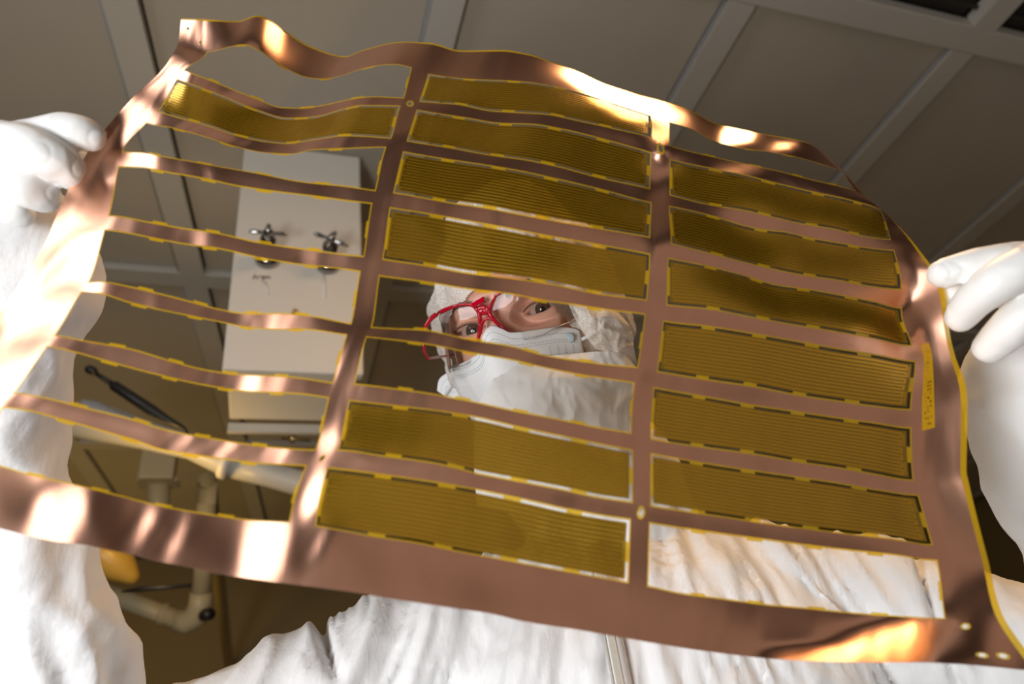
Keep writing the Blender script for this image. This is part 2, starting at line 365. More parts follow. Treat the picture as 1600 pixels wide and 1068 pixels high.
PL = [
 [(283,28.7),(321,30),(371,33),(402,24),(418,29),(449,51),(489,74),(540,88),(564,79),(631,65),(672,67),(722,79),(783,78),(824,84),(867,98),(901,110),(945,130),(1002,148),(1070,168),(1084,175),(1117,192),(1148,199),(1195,209),(1262,223),(1283,236),(1317,269)],
 [(279,64),(323,81),(358,73),(381,69),(405,78),(439,101),(479,120),(506,123),(540,116),(557,110),(597,101),(618,100),(643,105),(670,115),(732,123),(817,127),(867,135),(918,148),(969,165),(1018,181),(1045,190),(1080,201),(1127,224),(1158,231),(1195,236),(1235,243),(1296,260),(1317,268),(1329,280)],
 [(262,98),(287,110),(337,130),(405,157),(439,169),(472,170),(506,165),(547,156),(581,152),(630,154),(655,159),(716,164),(766,174),(817,177),(851,179),(901,189),(969,204),(1019,216),(1045,228),(1111,245),(1161,256),(1212,267),(1262,280),(1313,292),(1338,299),(1350,304)],
 [(250,113),(277,123),(337,145),(405,172),(449,184),(489,182),(540,169),(564,164),(626,165),(651,171),(732,184),(783,192),(827,193),(884,202),(952,219),(1018,238),(1046,248),(1111,262),(1161,272),(1212,285),(1262,297),(1330,312),(1376,327),(1385,334)],
 [(208,152),(246,174),(321,196),(371,213),(422,223),(449,225),(489,219),(540,213),(611,217),(635,221),(699,231),(766,243),(817,250),(867,260),(935,278),(1016,296),(1046,305),(1111,321),(1161,329),(1212,341),(1262,352),(1296,357),(1347,369),(1392,375),(1425,376)],
 [(196,165),(229,191),(270,199),(321,213),(371,229),(415,238),(456,240),(489,233),(540,231),(604,229),(630,236),(699,248),(766,258),(817,267),(867,278),(935,294),(1018,316),(1045,321),(1111,336),(1161,351),(1188,357),(1229,362),(1262,370),(1313,379),(1347,385),(1397,390),(1436,390)],
 [(163,203),(190,238),(219,239),(253,245),(287,251),(337,260),(405,272),(472,285),(540,292),(587,299),(614,302),(699,317),(766,327),(817,337),(867,346),(935,358),(1016,372),(1048,381),(1111,397),(1178,414),(1246,429),(1313,439),(1347,446),(1409,453),(1466,432)],
 [(145,225),(185,259),(219,260),(263,268),(321,278),(371,289),(439,299),(506,307),(540,312),(582,317),(609,323),(665,332),(732,344),(783,353),(834,363),(901,375),(969,387),(1016,396),(1043,402),(1111,416),(1161,429),(1212,444),(1262,451),(1313,460),(1364,470),(1409,480),(1474,450)],
 [(85,345),(169,338),(236,349),(287,358),(337,365),(405,380),(472,390),(540,399),(569,402),(597,406),(665,416),(732,428),(800,436),(867,446),(935,460),(1011,470),(1041,477),(1111,484),(1178,497),(1246,509),(1313,520),(1364,529),(1426,541),(1484,520)],
 [(76,368),(163,358),(202,363),(236,370),(304,382),(337,386),(405,401),(472,412),(540,419),(564,423),(592,429),(665,439),(732,450),(800,458),(851,468),(901,475),(952,483),(1009,490),(1036,500),(1111,509),(1178,520),(1246,532),(1313,544),(1364,552),(1431,563),(1490,548)],
 [(30,443),(137,442),(155,441),(202,449),(253,461),(304,474),(337,483),(388,491),(439,491),(472,493),(549,507),(579,512),(665,517),(732,531),(800,542),(851,556),(901,564),(952,571),(997,575),(1026,581),(1111,595),(1178,605),(1246,618),(1313,628),(1364,635),(1424,641),(1511,615)],
 [(18,462),(127,455),(155,457),(202,471),(253,483),(287,490),(337,500),(388,510),(439,513),(472,513),(543,522),(572,525),(665,536),(732,549),(800,561),(851,573),(901,583),(952,591),(992,597),(1021,604),(1111,620),(1178,632),(1246,642),(1313,652),(1364,659),(1424,667),(1512,640)],
 [(-38,536),(84,525),(135,534),(202,546),(270,566),(321,579),(371,586),(439,589),(472,592),(521,599),(552,601),(614,608),(665,615),(732,627),(800,642),(867,655),(935,669),(987,678),(1016,686),(1111,701),(1178,710),(1246,722),(1313,732),(1364,741),(1428,751),(1510,735)],
 [(-50,552),(73,540),(118,549),(169,563),(236,581),(304,597),(337,603),(388,610),(439,612),(472,614),(515,620),(545,624),(614,632),(682,640),(749,651),(817,667),(884,681),(952,695),(989,702),(1016,707),(1111,724),(1178,734),(1246,744),(1313,754),(1364,763),(1435,772),(1514,755)],
 [(-95,625),(20,615),(67,622),(135,639),(202,655),(253,671),(287,679),(337,687),(371,693),(439,701),(494,704),(527,704),(597,713),(682,725),(749,741),(817,754),(884,767),(935,778),(989,786),(1016,791),(1128,808),(1195,818),(1262,827),(1330,835),(1398,843),(1458,852),(1536,845)],
 [(-108,648),(4,635),(44,640),(101,655),(169,674),(219,689),(250,700),(304,709),(354,716),(405,722),(480,726),(512,729),(614,742),(682,752),(749,764),(817,778),(884,793),(952,805),(986,810),(1014,815),(1128,832),(1195,841),(1262,850),(1330,858),(1398,865),(1465,874),(1543,872)],
 [(-150,735),(-45,722),(0,729),(34,739),(67,747),(98,754),(145,765),(186,775),(236,788),(287,798),(337,806),(388,813),(453,817),(492,822),(581,838),(648,848),(716,862),(783,874),(851,887),(918,899),(982,911),(1011,916),(1060,927),(1128,936),(1195,945),(1262,951),(1330,958),(1398,963),(1478,967),(1562,950)],
 [(-175,790),(0,825),(51,838),(84,845),(128,850),(152,855),(202,865),(236,874),(287,884),(337,895),(388,903),(439,910),(540,923),(614,935),(699,948),(766,958),(817,970),(901,983),(969,995),(1070,1012),(1144,1022),(1212,1029),(1296,1033),(1364,1034),(1431,1034),(1499,1037),(1628,1049)]]
gu = np.arange(0, 475.01, 1.0); gv = np.arange(0, 304.01, 1.0)
wv = np.array([math.hypot(XK[k][4]-XK[k][3], np.interp(XK[k][4], *zip(*PL[k]))-np.interp(XK[k][3], *zip(*PL[k]))) for k in range(18)])
dfit = np.polyval(np.polyfit(VK[1:17], .135*F/wv[1:17], 2), VK)
gx = np.empty((18, len(gu))); gy = gx.copy(); gd = gx.copy()
for k in range(18):
    X = pchip(UK, XK[k], gu); p = np.array(PL[k]); Y = pchip(p[:, 0], p[:, 1], X)
    gx[k] = X; gy[k] = Y
    tr = np.polyval(np.polyfit(X, Y, 2), X); dev = Y-tr
    gd[k] = dfit[k]*(1+.07*np.clip((gu-235)/235, 0, 1)**2) + dev*dfit[k]/F*1.1
GX = np.array([pchip(VK, gx[:, i], gv) for i in range(len(gu))]).T
GY = np.array([pchip(VK, gy[:, i], gv) for i in range(len(gu))]).T
GD = np.array([pchip(VK, gd[:, i], gv) for i in range(len(gu))]).T
def blur(a, n):                                      # even out the depth so that the foil bends smoothly
    for ax in (0, 1):
        for _ in range(n):
            q = np.moveaxis(a, ax, 0); e = np.concatenate([2*q[:1]-q[1:2], q, 2*q[-1:]-q[-2:-1]])
            a = np.moveaxis(.25*e[:-2]+.5*e[1:-1]+.25*e[2:], 0, ax)
    return a
GD = blur(GD, 40)
for _ in range(420):                                 # along the height the foil is nearly straight
    e = np.concatenate([2*GD[:1]-GD[1:2], GD, 2*GD[-1:]-GD[-2:-1]]); GD = .25*e[:-2]+.5*e[1:-1]+.25*e[2:]
UU, VV = np.meshgrid(gu, gv)
nn_ = vnoise(np.stack([UU/34, VV/60, 0*UU], -1))-.5
GD = GD + nn_*.0012 + (ridge(np.stack([UU/26+3, VV/60+7, 0*UU+2.5], -1)))*.0003
# dents and folds of the foil: around each centre the foil leans so that it faces half way between lens and lamp
LAMPS = [KEY_P, WARM_P]
FOLDS = [  # pixel x, y, half width, half height, turn, how far it leans, lamp
 (300,55,40,26,0,1,0),(272,98,26,20,0,.9,0),(255,125,36,34,0,1,0),(212,190,30,38,0,1,0),(195,252,34,12,0,1,0),(166,295,16,30,0,.9,0),(150,350,22,22,0,.5,0),
 (125,405,34,40,0,.5,0),(85,460,38,45,0,.8,0),(45,505,34,36,0,.85,0),(25,580,40,40,0,.2,0),
 (225,251,22,9,0,.9,0),(327,273,9,8,0,.6,0),(312,374,14,9,0,.6,0),(485,402,16,9,0,.8,0),(528,406,26,8,0,.8,0),
 (145,450,16,8,0,.9,0),(445,501,42,10,0,1.1,0),(415,599,46,10,0,1.1,0),(25,622,20,8,0,.7,0),
 (285,690,22,11,0,1,0),(352,702,22,11,-.4,1,0),(425,709,30,11,0,1,0),(95,802,42,40,.3,1.05,0),(225,825,14,40,.6,.6,0),(278,840,13,36,.5,.5,0),
 (412,850,38,52,.2,1.05,0),(497,850,13,36,.5,.5,0),(487,775,13,38,.3,.8,0),(512,690,16,18,0,.7,0),(545,712,26,8,0,.6,0),(560,605,26,8,0,.5,0),
 (427,60,13,24,.4,1,1),(915,128,26,12,.5,.9,1),(955,150,24,16,0,1,1),(1005,170,34,16,0,1,1),(1033,200,13,28,0,1,1),(1152,211,22,14,0,.9,1),(1225,228,20,8,0,.3,1),
 (1030,330,14,50,0,.4,1),(1150,265,40,8,0,.2,1),(1450,432,14,18,0,.9,0),(1464,492,24,46,0,.85,0),(1400,1008,66,36,-.1,1,1),(1285,1024,75,16,0,.9,1),(1420,505,14,30,0,.5,1)]
def dct_poisson(gu_, gv_):                           # surface whose slopes come nearest to the wanted ones
    hh, ww = gu_.shape; div = np.zeros((hh, ww))
    mu = .5*(gu_[:, 1:]+gu_[:, :-1]); mv = .5*(gv_[1:]+gv_[:-1])
    div[:, :-1] += mu; div[:, 1:] -= mu; div[:-1] += mv; div[1:] -= mv
    e = np.vstack([np.hstack([div, div[:, ::-1]]), np.hstack([div, div[:, ::-1]])[::-1]])
    Fq = np.fft.fft2(e); kx = 2*np.cos(2*np.pi*np.fft.fftfreq(2*ww))-2; ky = 2*np.cos(2*np.pi*np.fft.fftfreq(2*hh))-2
    L = kx[None]+ky[:, None]; L[0, 0] = 1; Fq = Fq/L; Fq[0, 0] = 0
    return np.real(np.fft.ifft2(Fq))[:hh, :ww]
def fold_pass(D, gain):
    ray = np.stack([(GX-800)/F, -(GY-534)/F, -1+0*GX], -1)@M.T
    pos = CAM+ray*D[..., None]; ru = np.gradient(ray, axis=1); rv = np.gradient(ray, axis=0)
    du, dv = np.gradient(D, axis=1), np.gradient(D, axis=0); tu, tv = du.copy(), dv.copy()
    W = np.zeros(D.shape)
    for x, y, sx, sy, an, wt, li in FOLDS:
        ca, sa = math.cos(an), math.sin(an); X = (GX-x)*ca+(GY-y)*sa; Y = -(GX-x)*sa+(GY-y)*ca
        g = np.exp(-((X/sx)**2)**1.5-((Y/sy)**2)**1.5)*min(1, wt*gain)
        l = LAMPS[li]-pos; l /= np.linalg.norm(l, axis=-1, keepdims=True); e = CAM-pos; e /= np.linalg.norm(e, axis=-1, keepdims=True)
        n_ = l+e; nr = (n_*ray).sum(-1)
        wu = -D*(n_*ru).sum(-1)/nr; wv = -D*(n_*rv).sum(-1)/nr
        tu = tu*(1-g)+wu*g; tv = tv*(1-g)+wv*g
    N = dct_poisson(tu, tv); return N-N.mean()+D.mean()
D0 = GD.copy()
for _ in range(3):
    GD = fold_pass(GD, 1.0); lowf = GD-D0
    hh, ww = GD.shape; k = 9                         # keep the large shape where it was
    A_ = np.stack([np.ones_like(UU), UU, VV, UU*VV, UU**2, VV**2], -1).reshape(-1, 6); A_ = A_/np.abs(A_).max(0)
    cf = np.linalg.lstsq(A_, lowf.ravel(), rcond=None)[0]; GD = GD-(A_@cf).reshape(GD.shape)*.6
GD = GD - .00028*ridge(np.stack([UU/9+VV/60, VV/70+3, 0*UU+5.5], -1)) - .00012*ridge(np.stack([UU/4-VV/50, VV/40+3, 0*UU+1.5], -1)) - .0005*ridge(np.stack([UU/22-VV/55, VV/50+1, 0*UU+8.5], -1))*sstep(260, 150, UU) - .0011*ridge(np.stack([UU/16+VV/90, VV/34+1, 0*UU+12.5], -1))*sstep(34, 22, UU)*sstep(95, 130, VV)
GP = P(GX, GY, GD)
gdu = np.gradient(GP, axis=1); gdv = np.gradient(GP, axis=0); GN = np.cross(gdv, gdu); GN /= np.linalg.norm(GN, axis=-1, keepdims=True)
if ((GN @ M)[..., 2]).mean() < 0: GN = -GN
def S(u, v, off=0.0):                                # point of the panel, off metres towards the camera
    u = np.clip(np.asarray(u, float), 0, 474.999); v = np.clip(np.asarray(v, float), 0, 303.999)
    i = u.astype(int); j = v.astype(int); a = (u-i)[..., None]; b = (v-j)[..., None]
    i1 = np.minimum(i+1, 475); j1 = np.minimum(j+1, 304)
    f = lambda A: (A[j, i]*(1-a)+A[j, i1]*a)*(1-b)+(A[j1, i]*(1-a)+A[j1, i1]*a)*b
    return f(GP)+off*f(GN)
def patch(mb, u0, u1, v0, v1, off, du=3., dv=3., nu=None, nv=None):
    nu = nu or max(1, int(round((u1-u0)/du))); nv = nv or max(1, int(round((v1-v0)/dv)))
    U, V = np.meshgrid(np.linspace(u0, u1, nu+1), np.linspace(v0, v1, nv+1)); p = S(U, V, off).reshape(-1, 3)
    n = nu+1
    return mb.add(p, [(j*n+i, (j+1)*n+i, (j+1)*n+i+1, j*n+i+1) for j in range(nv) for i in range(nu)])
film_cells = {(0, 1)}|{(1, r) for r in (0, 1, 2, 3, 6, 7)}|{(2, r) for r in (1, 2, 3, 4, 5, 6)}
holes = [(166.5, 53, 3.0), (312.5, 53, 2.8), (312.5, 245, 3.0), (166.5, 245, 1.6), (7, 9, 1.6), (19, 17, 1.6), (460, 279, 2.3), (461, 297, 2.2), (467, 297, 2.2)]
                                             # half side of the square patch around a drilled hole
us = set(UK); vs = set(VK); us.add(472.4); vs.add(1.3)
for hu, hv, HS in holes: us |= {hu-HS, hu+HS}; vs |= {hv-HS, min(303, hv+HS)}
def dense(s, step):
    s = sorted(s); out = []
    for a, b in zip(s[:-1], s[1:]):
        n = max(1, int(math.ceil((b-a)/step))); out += list(np.linspace(a, b, n+1)[:-1])
    return out+[s[-1]]
du_ = dense(us, 2.4); dv_ = dense(vs, 2.4)
U, V = np.meshgrid(du_, dv_); pts = S(U, V); nu = len(du_)
def in_cell(u, v):
    for c in range(3):
        if UK[1+2*c] < u < UK[2+2*c]:
            for r in range(8):
                if VK[1+2*r] < v < VK[2+2*r]: return True
    return False
fcs = []
for j in range(len(dv_)-1):
    for i in range(nu-1):
        cu, cv = (du_[i]+du_[i+1])/2, (dv_[j]+dv_[j+1])/2
        if cu > 472.4 or cv < 1.3 or in_cell(cu, cv): continue
        if any(abs(cu-hu) < HS and abs(cv-hv) < HS for hu, hv, HS in holes): continue
        fcs.append((j*nu+i, (j+1)*nu+i, (j+1)*nu+i+1, j*nu+i+1))
sheet = empty('flexible_circuit_panel', S(237., 150.), 'large wavy copper foil circuit panel with amber film heater strips, held up in both hands', 'circuit panel')
cm = MB().add(pts.reshape(-1, 3), fcs)
rims = []
for hu, hv, HS in holes:                              # square patch with a round drilled hole and its amber ring
    n = 16; ring = []
    for rad, sq in ((HS, True), (HS*.88, False), (HS*.5, False)):
        a = np.linspace(0, 2*math.pi, n, endpoint=False)+math.pi/4
        if sq: m_ = 1/np.maximum(np.abs(np.cos(a)), np.abs(np.sin(a))); uu = hu+rad*np.cos(a)*m_; vv = np.minimum(hv+rad*np.sin(a)*m_, 303.5)
        else: uu = hu+rad*np.cos(a); vv = hv+rad*np.sin(a)
        ring.append(np.stack([uu, vv], -1))
    A = np.concatenate(ring[:2]); cm.add(S(A[:, 0], A[:, 1]), [(k, (k+1) % n, n+(k+1) % n, n+k) for k in range(n)])
    A = np.concatenate(ring[1:]); rims.append(MB()); rims[-1].add(S(A[:, 0], A[:, 1], .00005), [(k, (k+1) % n, n+(k+1) % n, n+k) for k in range(n)])
fr = cm.obj('copper_frame', COPPER, sheet)
sm = fr.modifiers.new('thickness', 'SOLIDIFY'); sm.thickness = .00012; sm.offset = 0
es = fr.modifiers.new('split', 'EDGE_SPLIT'); es.split_angle = math.radians(40)
for r_ in rims: r_.obj('hole_ring', KAPTON, sheet)
eb = MB(); patch(eb, 472.4, 475, 0, 304, 0, 2.6, 3); patch(eb, 0, 472.4, 0, 1.3, 0, 3, 1.3)
eb.obj('film_edge', KAPTON, sheet, label='amber film edge along the top and right side')
# bent away amber under layer: label strip on the right margin
lb = MB(); patch(lb, 457.5, 462.5, 146, 186, .00012, 2.5, 3); lb = lb.obj('label_strip', KAPTON, sheet, label='amber window with tiny etched characters')
ch = MB()
for k in range(17):
    v0 = 149+k*2.15
    for q in range(3):
        a = 458.6+q*1.1; 
        if RNG.random() < .75: patch(ch, a, a+.35+.5*RNG.random(), v0, v0+.35+1.0*RNG.random(), .0002, nu=1, nv=1)
ch.obj('etched_characters', TRACE, lb, kind='stuff')
R0, R1 = .68, 1.75
tabc = (26, 53, 80, 107)
for c in range(3):
    for r in range(8):
        u0, u1, v0, v1 = UK[1+2*c], UK[2+2*c], VK[1+2*r], VK[2+2*r]
        rim = MB()
        for a in ((u0, u1, v0, v0+R0), (u0, u1, v1-R0, v1), (u0, u0+R0, v0+R0, v1-R0), (u1-R0, u1, v0+R0, v1-R0)): patch(rim, *a, .00006)
        film = (c, r) in film_cells
        to = R1 if film else 1.55
        for t in tabc:
            patch(rim, u0+t-3.6, u0+t+3.6, v0+R0, v0+to, .00006); patch(rim, u0+t-3.6, u0+t+3.6, v1-to, v1-R0, .00006)
        patch(rim, u1-to-(.5 if film else 0), u1-R0, v0+9, v0+17, .00006)
        if film: patch(rim, u0+R0, u0+R1, v0+5, v0+21, .00006)
        rim.obj('amber_rim', KAPTON, sheet)
        if not film: continue
        pn = MB(); patch(pn, u0+R1, u1-R1-.4, v0+R1, v1-R1, .0000, 2.7, 2.7)
        pn = pn.obj('heater_strip', PANELF, sheet)
        tr = MB(); n = 12; a0, a1 = v0+R1+1.2, v1-R1-1.2; pt = (a1-a0)/(n-1); wd = pt*.27
        ua, ub = u0+R1+2, u1-R1-3.4
        for k in range(n):
            y = a0+k*pt; patch(tr, ua, ub, y-wd, y+wd, .00009, 2.7, nv=1)
            if k < n-1:
                if k % 2 == 0: patch(tr, ub, ub+.9, y-wd, y+pt+wd, .00009, nu=1, nv=1)
                else: patch(tr, ua-.9, ua, y-wd, y+pt+wd, .00009, nu=1, nv=1)
        patch(tr, ub+1.4, ub+2.0, a0, a0+6, .00009, nu=1); patch(tr, ub+1.4, ub+2.0, a1-6, a1, .00009, nu=1)
        tr.obj('heater_trace', TRACE, pn)

# ------------------------------------------------------------------ the person
feet = P(1010, 1000, .56); feet[2] = 0; feet[1] += .03
person = empty('person', feet, 'person in white coverall, gloves, mask and red safety glasses looking through the copper panel', 'person')
# head frame, metres; origin between the eyes, x = towards the right of the picture, y = up the face, z = out of the face
HE = P(779, 499, .585)
hz = nrm((-.36, -.02, .93)); hy0 = nrm((-.29, .957, 0)); hx = nrm(np.cross(hy0, hz)); hy = np.cross(hz, hx)
HB = np.array([C2W(hx), C2W(hy), C2W(hz)])
def H(x, y, z): return HE + np.stack(np.broadcast_arrays(np.asarray(x, float), y, z), -1)/1000 @ HB
def toH(p): return (np.asarray(p)-HE) @ HB.T*1000
EY = [(-31.5, 0), (31.5, 0)]; EZ = -22.5
def gauss(x, y, cx, cy, sx, sy): return np.exp(-((x-cx)/sx)**2-((y-cy)/sy)**2)
def face_feat(x, y):
    f = 0*x
    for s in (-1, 1):
        f += 6.5*gauss(x, y, s*27, 19, 17, 8) - 9*gauss(x, y, s*30, 0, 17, 12) + 5*gauss(x, y, s*44, -30, 18, 14)
        f += 1.6*gauss(x, y, s*32, -15, 13, 4) - 1.3*gauss(x, y, s*31, -10.5, 13, 2.2)
        f -= 1.5*gauss(x, y, s*55, 8, 12, 20)
    f += 3*gauss(x, y, 0, 20, 10, 9) - 4*gauss(x, y, 0, 4, 12, 8)
    nt = np.clip((8-y)/52, 0, 1); nf = np.where(y > -46, 1, np.exp(-((y+46)/7)**2))
    f += (4+24*nt**1.2)*np.exp(-(np.abs(x)/(8+7*nt))**2.2)*nf*sstep(14, -2, y)
    f += 6*gauss(x, y, 0, -72, 24, 12) - 3*gauss(x, y, 0, -84, 18, 4) + 5*gauss(x, y, 0, -103, 20, 12)
    return f
def head_z(x, y):                                    # face height without eyes
    q = 1-(x/76)**2-((y+8)/120)**2
    return -92+96*np.sqrt(np.clip(q, 0.0, 1)) + face_feat(x, y)
def build_head():
    nlo, nla = 520, 420
    t = np.linspace(-math.pi, math.pi, nlo, endpoint=False); lon = t-.78*np.sin(t)
    s = np.linspace(-1, 1, nla); lat = (s*.45+.55*s**3)*math.pi/2*.9999
    LO, LA = np.meshgrid(lon, lat)
    sx = np.sin(LO)*np.cos(LA); sy = np.sin(LA); sz = np.cos(LO)*np.cos(LA)
    x = 76*sx; y = -8+120*sy; z = -92+96*sz; front = sstep(.12, .5, sz)
    jaw = sstep(-40, -120, y); x = x*(1-.28*jaw)
    z = z+face_feat(x, y)*front
    z = np.where(sz < 0, z-8*np.clip(-sz, 0, 1), z)
    for ex, ey in EY:
        dx = (x-ex); dy = (y-ey)-.04*dx*np.sign(ex); sgn = np.sign(ex)
        rr = np.sqrt((dx/22)**2+(dy/14)**2)
        zl = EZ+13.6*np.sqrt(np.clip(1-(dx/21)**2-(dy/15)**2, 0, 1))
        k = sstep(1.0, .62, rr)*(sz > 0)
        z = z*(1-k)+zl*k
        a = np.clip(1-(np.abs(dx)/14.8)**2, 0, 1)
        up = 4.7*a**.75; lo = -3.7*a**.9
        z -= 1.5*np.exp(-((dy-up-3.2)/1.0)**2)*sstep(17, 9, np.abs(dx))*(sz > 0)     # crease
        z += .9*np.exp(-((dy-up-.9)/.9)**2)*sstep(16, 11, np.abs(dx))*(sz > 0)
        z += .6*np.exp(-((dy-lo+.9)/.9)**2)*sstep(16, 11, np.abs(dx))*(sz > 0)
        inside = (dy < up) & (dy > lo) & (np.abs(dx) < 14.6) & (sz > 0)
        z = np.where(inside, EZ-3, z)
    wr = ridge(np.stack([x/14, y/5, z*0+1.3], -1))
    z = z + .25*wr*front
    p = H(x, y, z).reshape(-1, 3)
    Fc = [(j*nlo+i, j*nlo+(i+1) % nlo, (j+1)*nlo+(i+1) % nlo, (j+1)*nlo+i) for j in range(nla-1) for i in range(nlo)]
    mb = MB().add(p, Fc+[tuple(range(nlo))[::-1], tuple((nla-1)*nlo+i for i in range(nlo))])
    mb.tube([H(0, -60, -100), H(0, -120, -108), H(0, -190, -120)], [.056, .055, .062], 32)
    return mb
build_head().obj('body', SKIN, person, label='bare skin of the face between cap and mask')
gaze = nrm(.72*nrm(CAM+C2W((0.0, -.04, 0))-HE)+.28*HB[2])
gz = gaze; gx_ = nrm(np.cross(HB[1], gz)); gy_ = np.cross(gz, gx_)
for ex, ey in EY:
    c = H(ex, ey, EZ); V = [c+gz*.0123]; Fc = []; n = 32; mi = []
    angs = [4, 11.5, 12, 17, 24, 31.5, 32.5, 40, 60, 90, 120, 150, 176]
    for k, a in enumerate(angs):
        a_ = math.radians(a); R = .0121+(.0006 if a < 26 else 0)*(1-a/26 if a < 26 else 0)
        for i in range(n):
            b = 2*math.pi*i/n; V.append(c+gz*R*math.cos(a_)+(gx_*math.cos(b)+gy_*math.sin(b))*R*math.sin(a_))
    for i in range(n): Fc.append((0, 1+i, 1+(i+1) % n)); mi.append(2)
    for k in range(len(angs)-1):
        for i in range(n):
            Fc.append((1+k*n+i, 1+(k+1)*n+i, 1+(k+1)*n+(i+1) % n, 1+k*n+(i+1) % n)); mi.append(2 if angs[k+1] <= 12 else 1 if angs[k+1] <= 32.5 else 0)
    o = mesh('eye', V, Fc, [SCLERA, IRIS, PUPIL], person)
    o.data.polygons.foreach_set('material_index', mi)
# lashes and brows
def eye_pt(ex, ey, dx, dy, off): 
    zl = EZ+13.6*math.sqrt(max(.02, 1-(dx/21)**2-(dy/15)**2)); return ex+dx, ey+dy+.04*dx*np.sign(ex), zl+off
for ex, ey in EY:
    lm = MB()
    for k in range(46):
        dx = -13.5+27*k/45; a = max(0, 1-(abs(dx)/14.8)**2); up = 4.7*a**.75
        x, y, z = eye_pt(ex, ey, dx, up, .5)
        lm.tube([H(x, y, z), H(x+dx*.06, y+.3, z+2.6), H(x+dx*.16, y+2.6, z+5.2)], [.00022, .00016, .00004], 4)
        if k % 2 == 0:
            lo = -3.7*a**.9; x, y, z = eye_pt(ex, ey, dx, lo, .4)
            lm.tube([H(x, y, z), H(x+dx*.1, y-1.6, z+2.2)], [.00014, .00004], 4)
    lm.obj('eyelashes', HAIR, person, kind='stuff')
    bm_ = MB(); s = np.sign(ex)
    for k in range(260):
        t = RNG.random(); bx = s*(12+36*t); by = 15.5+5.5*math.sin(t*2.2)+RNG.normal()*1.7*(1-.5*t)
        z = float(head_z(np.array(bx), np.array(by)))+.2
        L = 4.5+2*RNG.random(); ax = s*L*(.5+.5*t); ay = L*(.7*(1-t)-.15)
        bm_.tube([H(bx, by, z), H(bx+ax*.5, by+ay*.5, z+.9), H(bx+ax, by+ay, float(head_z(np.array(bx+ax), np.array(by+ay)))+.5)], [.00016, .00014, .00004], 3)
    bm_.obj('eyebrow', HAIR, person, kind='stuff')

# pixel -> point in the head frame on a given surface z(x, y)
def ray_to(px, py, zf):
    o = toH(CAM); q = toH(P(px, py, 1.0)); d = q-o; d = d/np.linalg.norm(d); lo, hi = 300., 640.
    t = 500.
    for t in np.arange(380, 760, .5):
        p = o+d*t
        if p[2] < zf(np.array(p[0]), np.array(p[1])): return p
    return o+d*600.
# surgical mask: a sheet bridging nose, cheeks and chin
def mask_z(x, y):
    base = -92+103*np.sqrt(np.clip(1-(x/84)**2-((y+10)/128)**2, 0.02, 1))
    t = np.clip((-y-2)/45, 0, 1)
    nose = (10+19*np.sin(np.minimum(t, 1)*1.45))*np.exp(-(np.abs(x)/(15+26*t))**1.7)*np.exp(-np.clip((-y-52)/45, 0, 9)**2)
    return base+nose*sstep(6, -10, y)+1.5
mask = None
def build_mask():
    top = [ray_to(a, b, mask_z)[:2] for a, b in ((684, 610), (690, 588), (701, 573), (722, 567), (745, 552), (754, 527), (768, 508), (785, 513), (800, 519), (830, 516), (868, 511), (894, 512), (907, 516))]
    top = spline(top, 6); d = np.r_[0, np.cumsum(np.linalg.norm(np.diff(top, axis=0), axis=1))]; sN = 110
    tx = np.interp(np.linspace(0, d[-1], sN), d, top[:, 0]); ty = np.interp(np.linspace(0, d[-1], sN), d, top[:, 1])
    nv = 90; X = []; Y = []
    for j in range(nv):
        t = j/(nv-1); bx = np.linspace(-50, 52, sN); by = -104-6*np.cos(bx/50*1.4)
        e = t
        X.append(tx*(1-e)+bx*e); Y.append(ty*(1-e)+by*e)
    X = np.array(X); Y = np.array(Y); Tt = np.linspace(0, 1, nv)[:, None]+0*X
    Z = mask_z(X, Y)
    Z += 1.1*((Tt*4.2) % 1)*sstep(.14, .3, Tt)            # pleats
    Z += 1.5*(vnoise(np.stack([X/16, Y/9, 0*X+4], -1))-.5)+.9*ridge(np.stack([X/22+Y/40, Y/30, 0*X+9], -1))
    return X, Y, Z, Tt
MX, MY, MZ, MT = build_mask()
def grid_faces(h, w): return [(j*w+i, (j+1)*w+i, (j+1)*w+i+1, j*w+i+1) for j in range(h-1) for i in range(w-1)]
mo = mesh('surgical_mask', H(MX, MY, MZ).reshape(-1, 3), grid_faces(*MX.shape), MASKM, person)
sm = mo.modifiers.new('t', 'SOLIDIFY'); sm.thickness = .0009; sm.offset = -1
dm = MB()
def mdot(i, j, r=.00042, sx=1.0):
    i0 = int(i); j0 = int(j); c = H(MX[j0, i0], MY[j0, i0], MZ[j0, i0]+.25); a = nrm(H(MX[j0, min(i0+1, MX.shape[1]-1)], MY[j0, min(i0+1, MX.shape[1]-1)], MZ[j0, min(i0+1, MX.shape[1]-1)])-H(MX[j0, max(i0-1, 0)], MY[j0, max(i0-1, 0)], MZ[j0, max(i0-1, 0)]))
    b = nrm(H(MX[j0+1, i0], MY[j0+1, i0], MZ[j0+1, i0])-H(MX[j0, i0], MY[j0, i0], MZ[j0, i0])); n_ = np.cross(a, b)
    dm.box(c, (r*sx, r*.7, .00012), axes=[a, b, n_])
for j in (5, 10, 12):
    for i in range(2, 108): mdot(i, j+ (0 if i > 40 else 0), .00034, 1.1)
for j in range(15, 80, 2):
    for i in (96, 99, 102, 105): mdot(i, j)
    for i in (3, 6): mdot(i, j, .0003)
dm.obj('weld_dots', DOT, mo, False, kind='stuff')
i0, j0 = 104, 9
MB().tube([H(MX[j0, i0], MY[j0, i0], MZ[j0, i0]-.2), H(MX[j0, i0], MY[j0, i0], MZ[j0, i0]+.5)], [.0042, .0040], 20).obj('weld_spot', DOTB, mo)
e0 = H(MX[8, 109], MY[8, 109], MZ[8, 109]); e1 = H(74, -6, -80)
MB().tube([e0, P(921, 524, .575), P(934, 517, .585), e1], [.0014]*4, 8).obj('ear_loop', MASKM, mo)
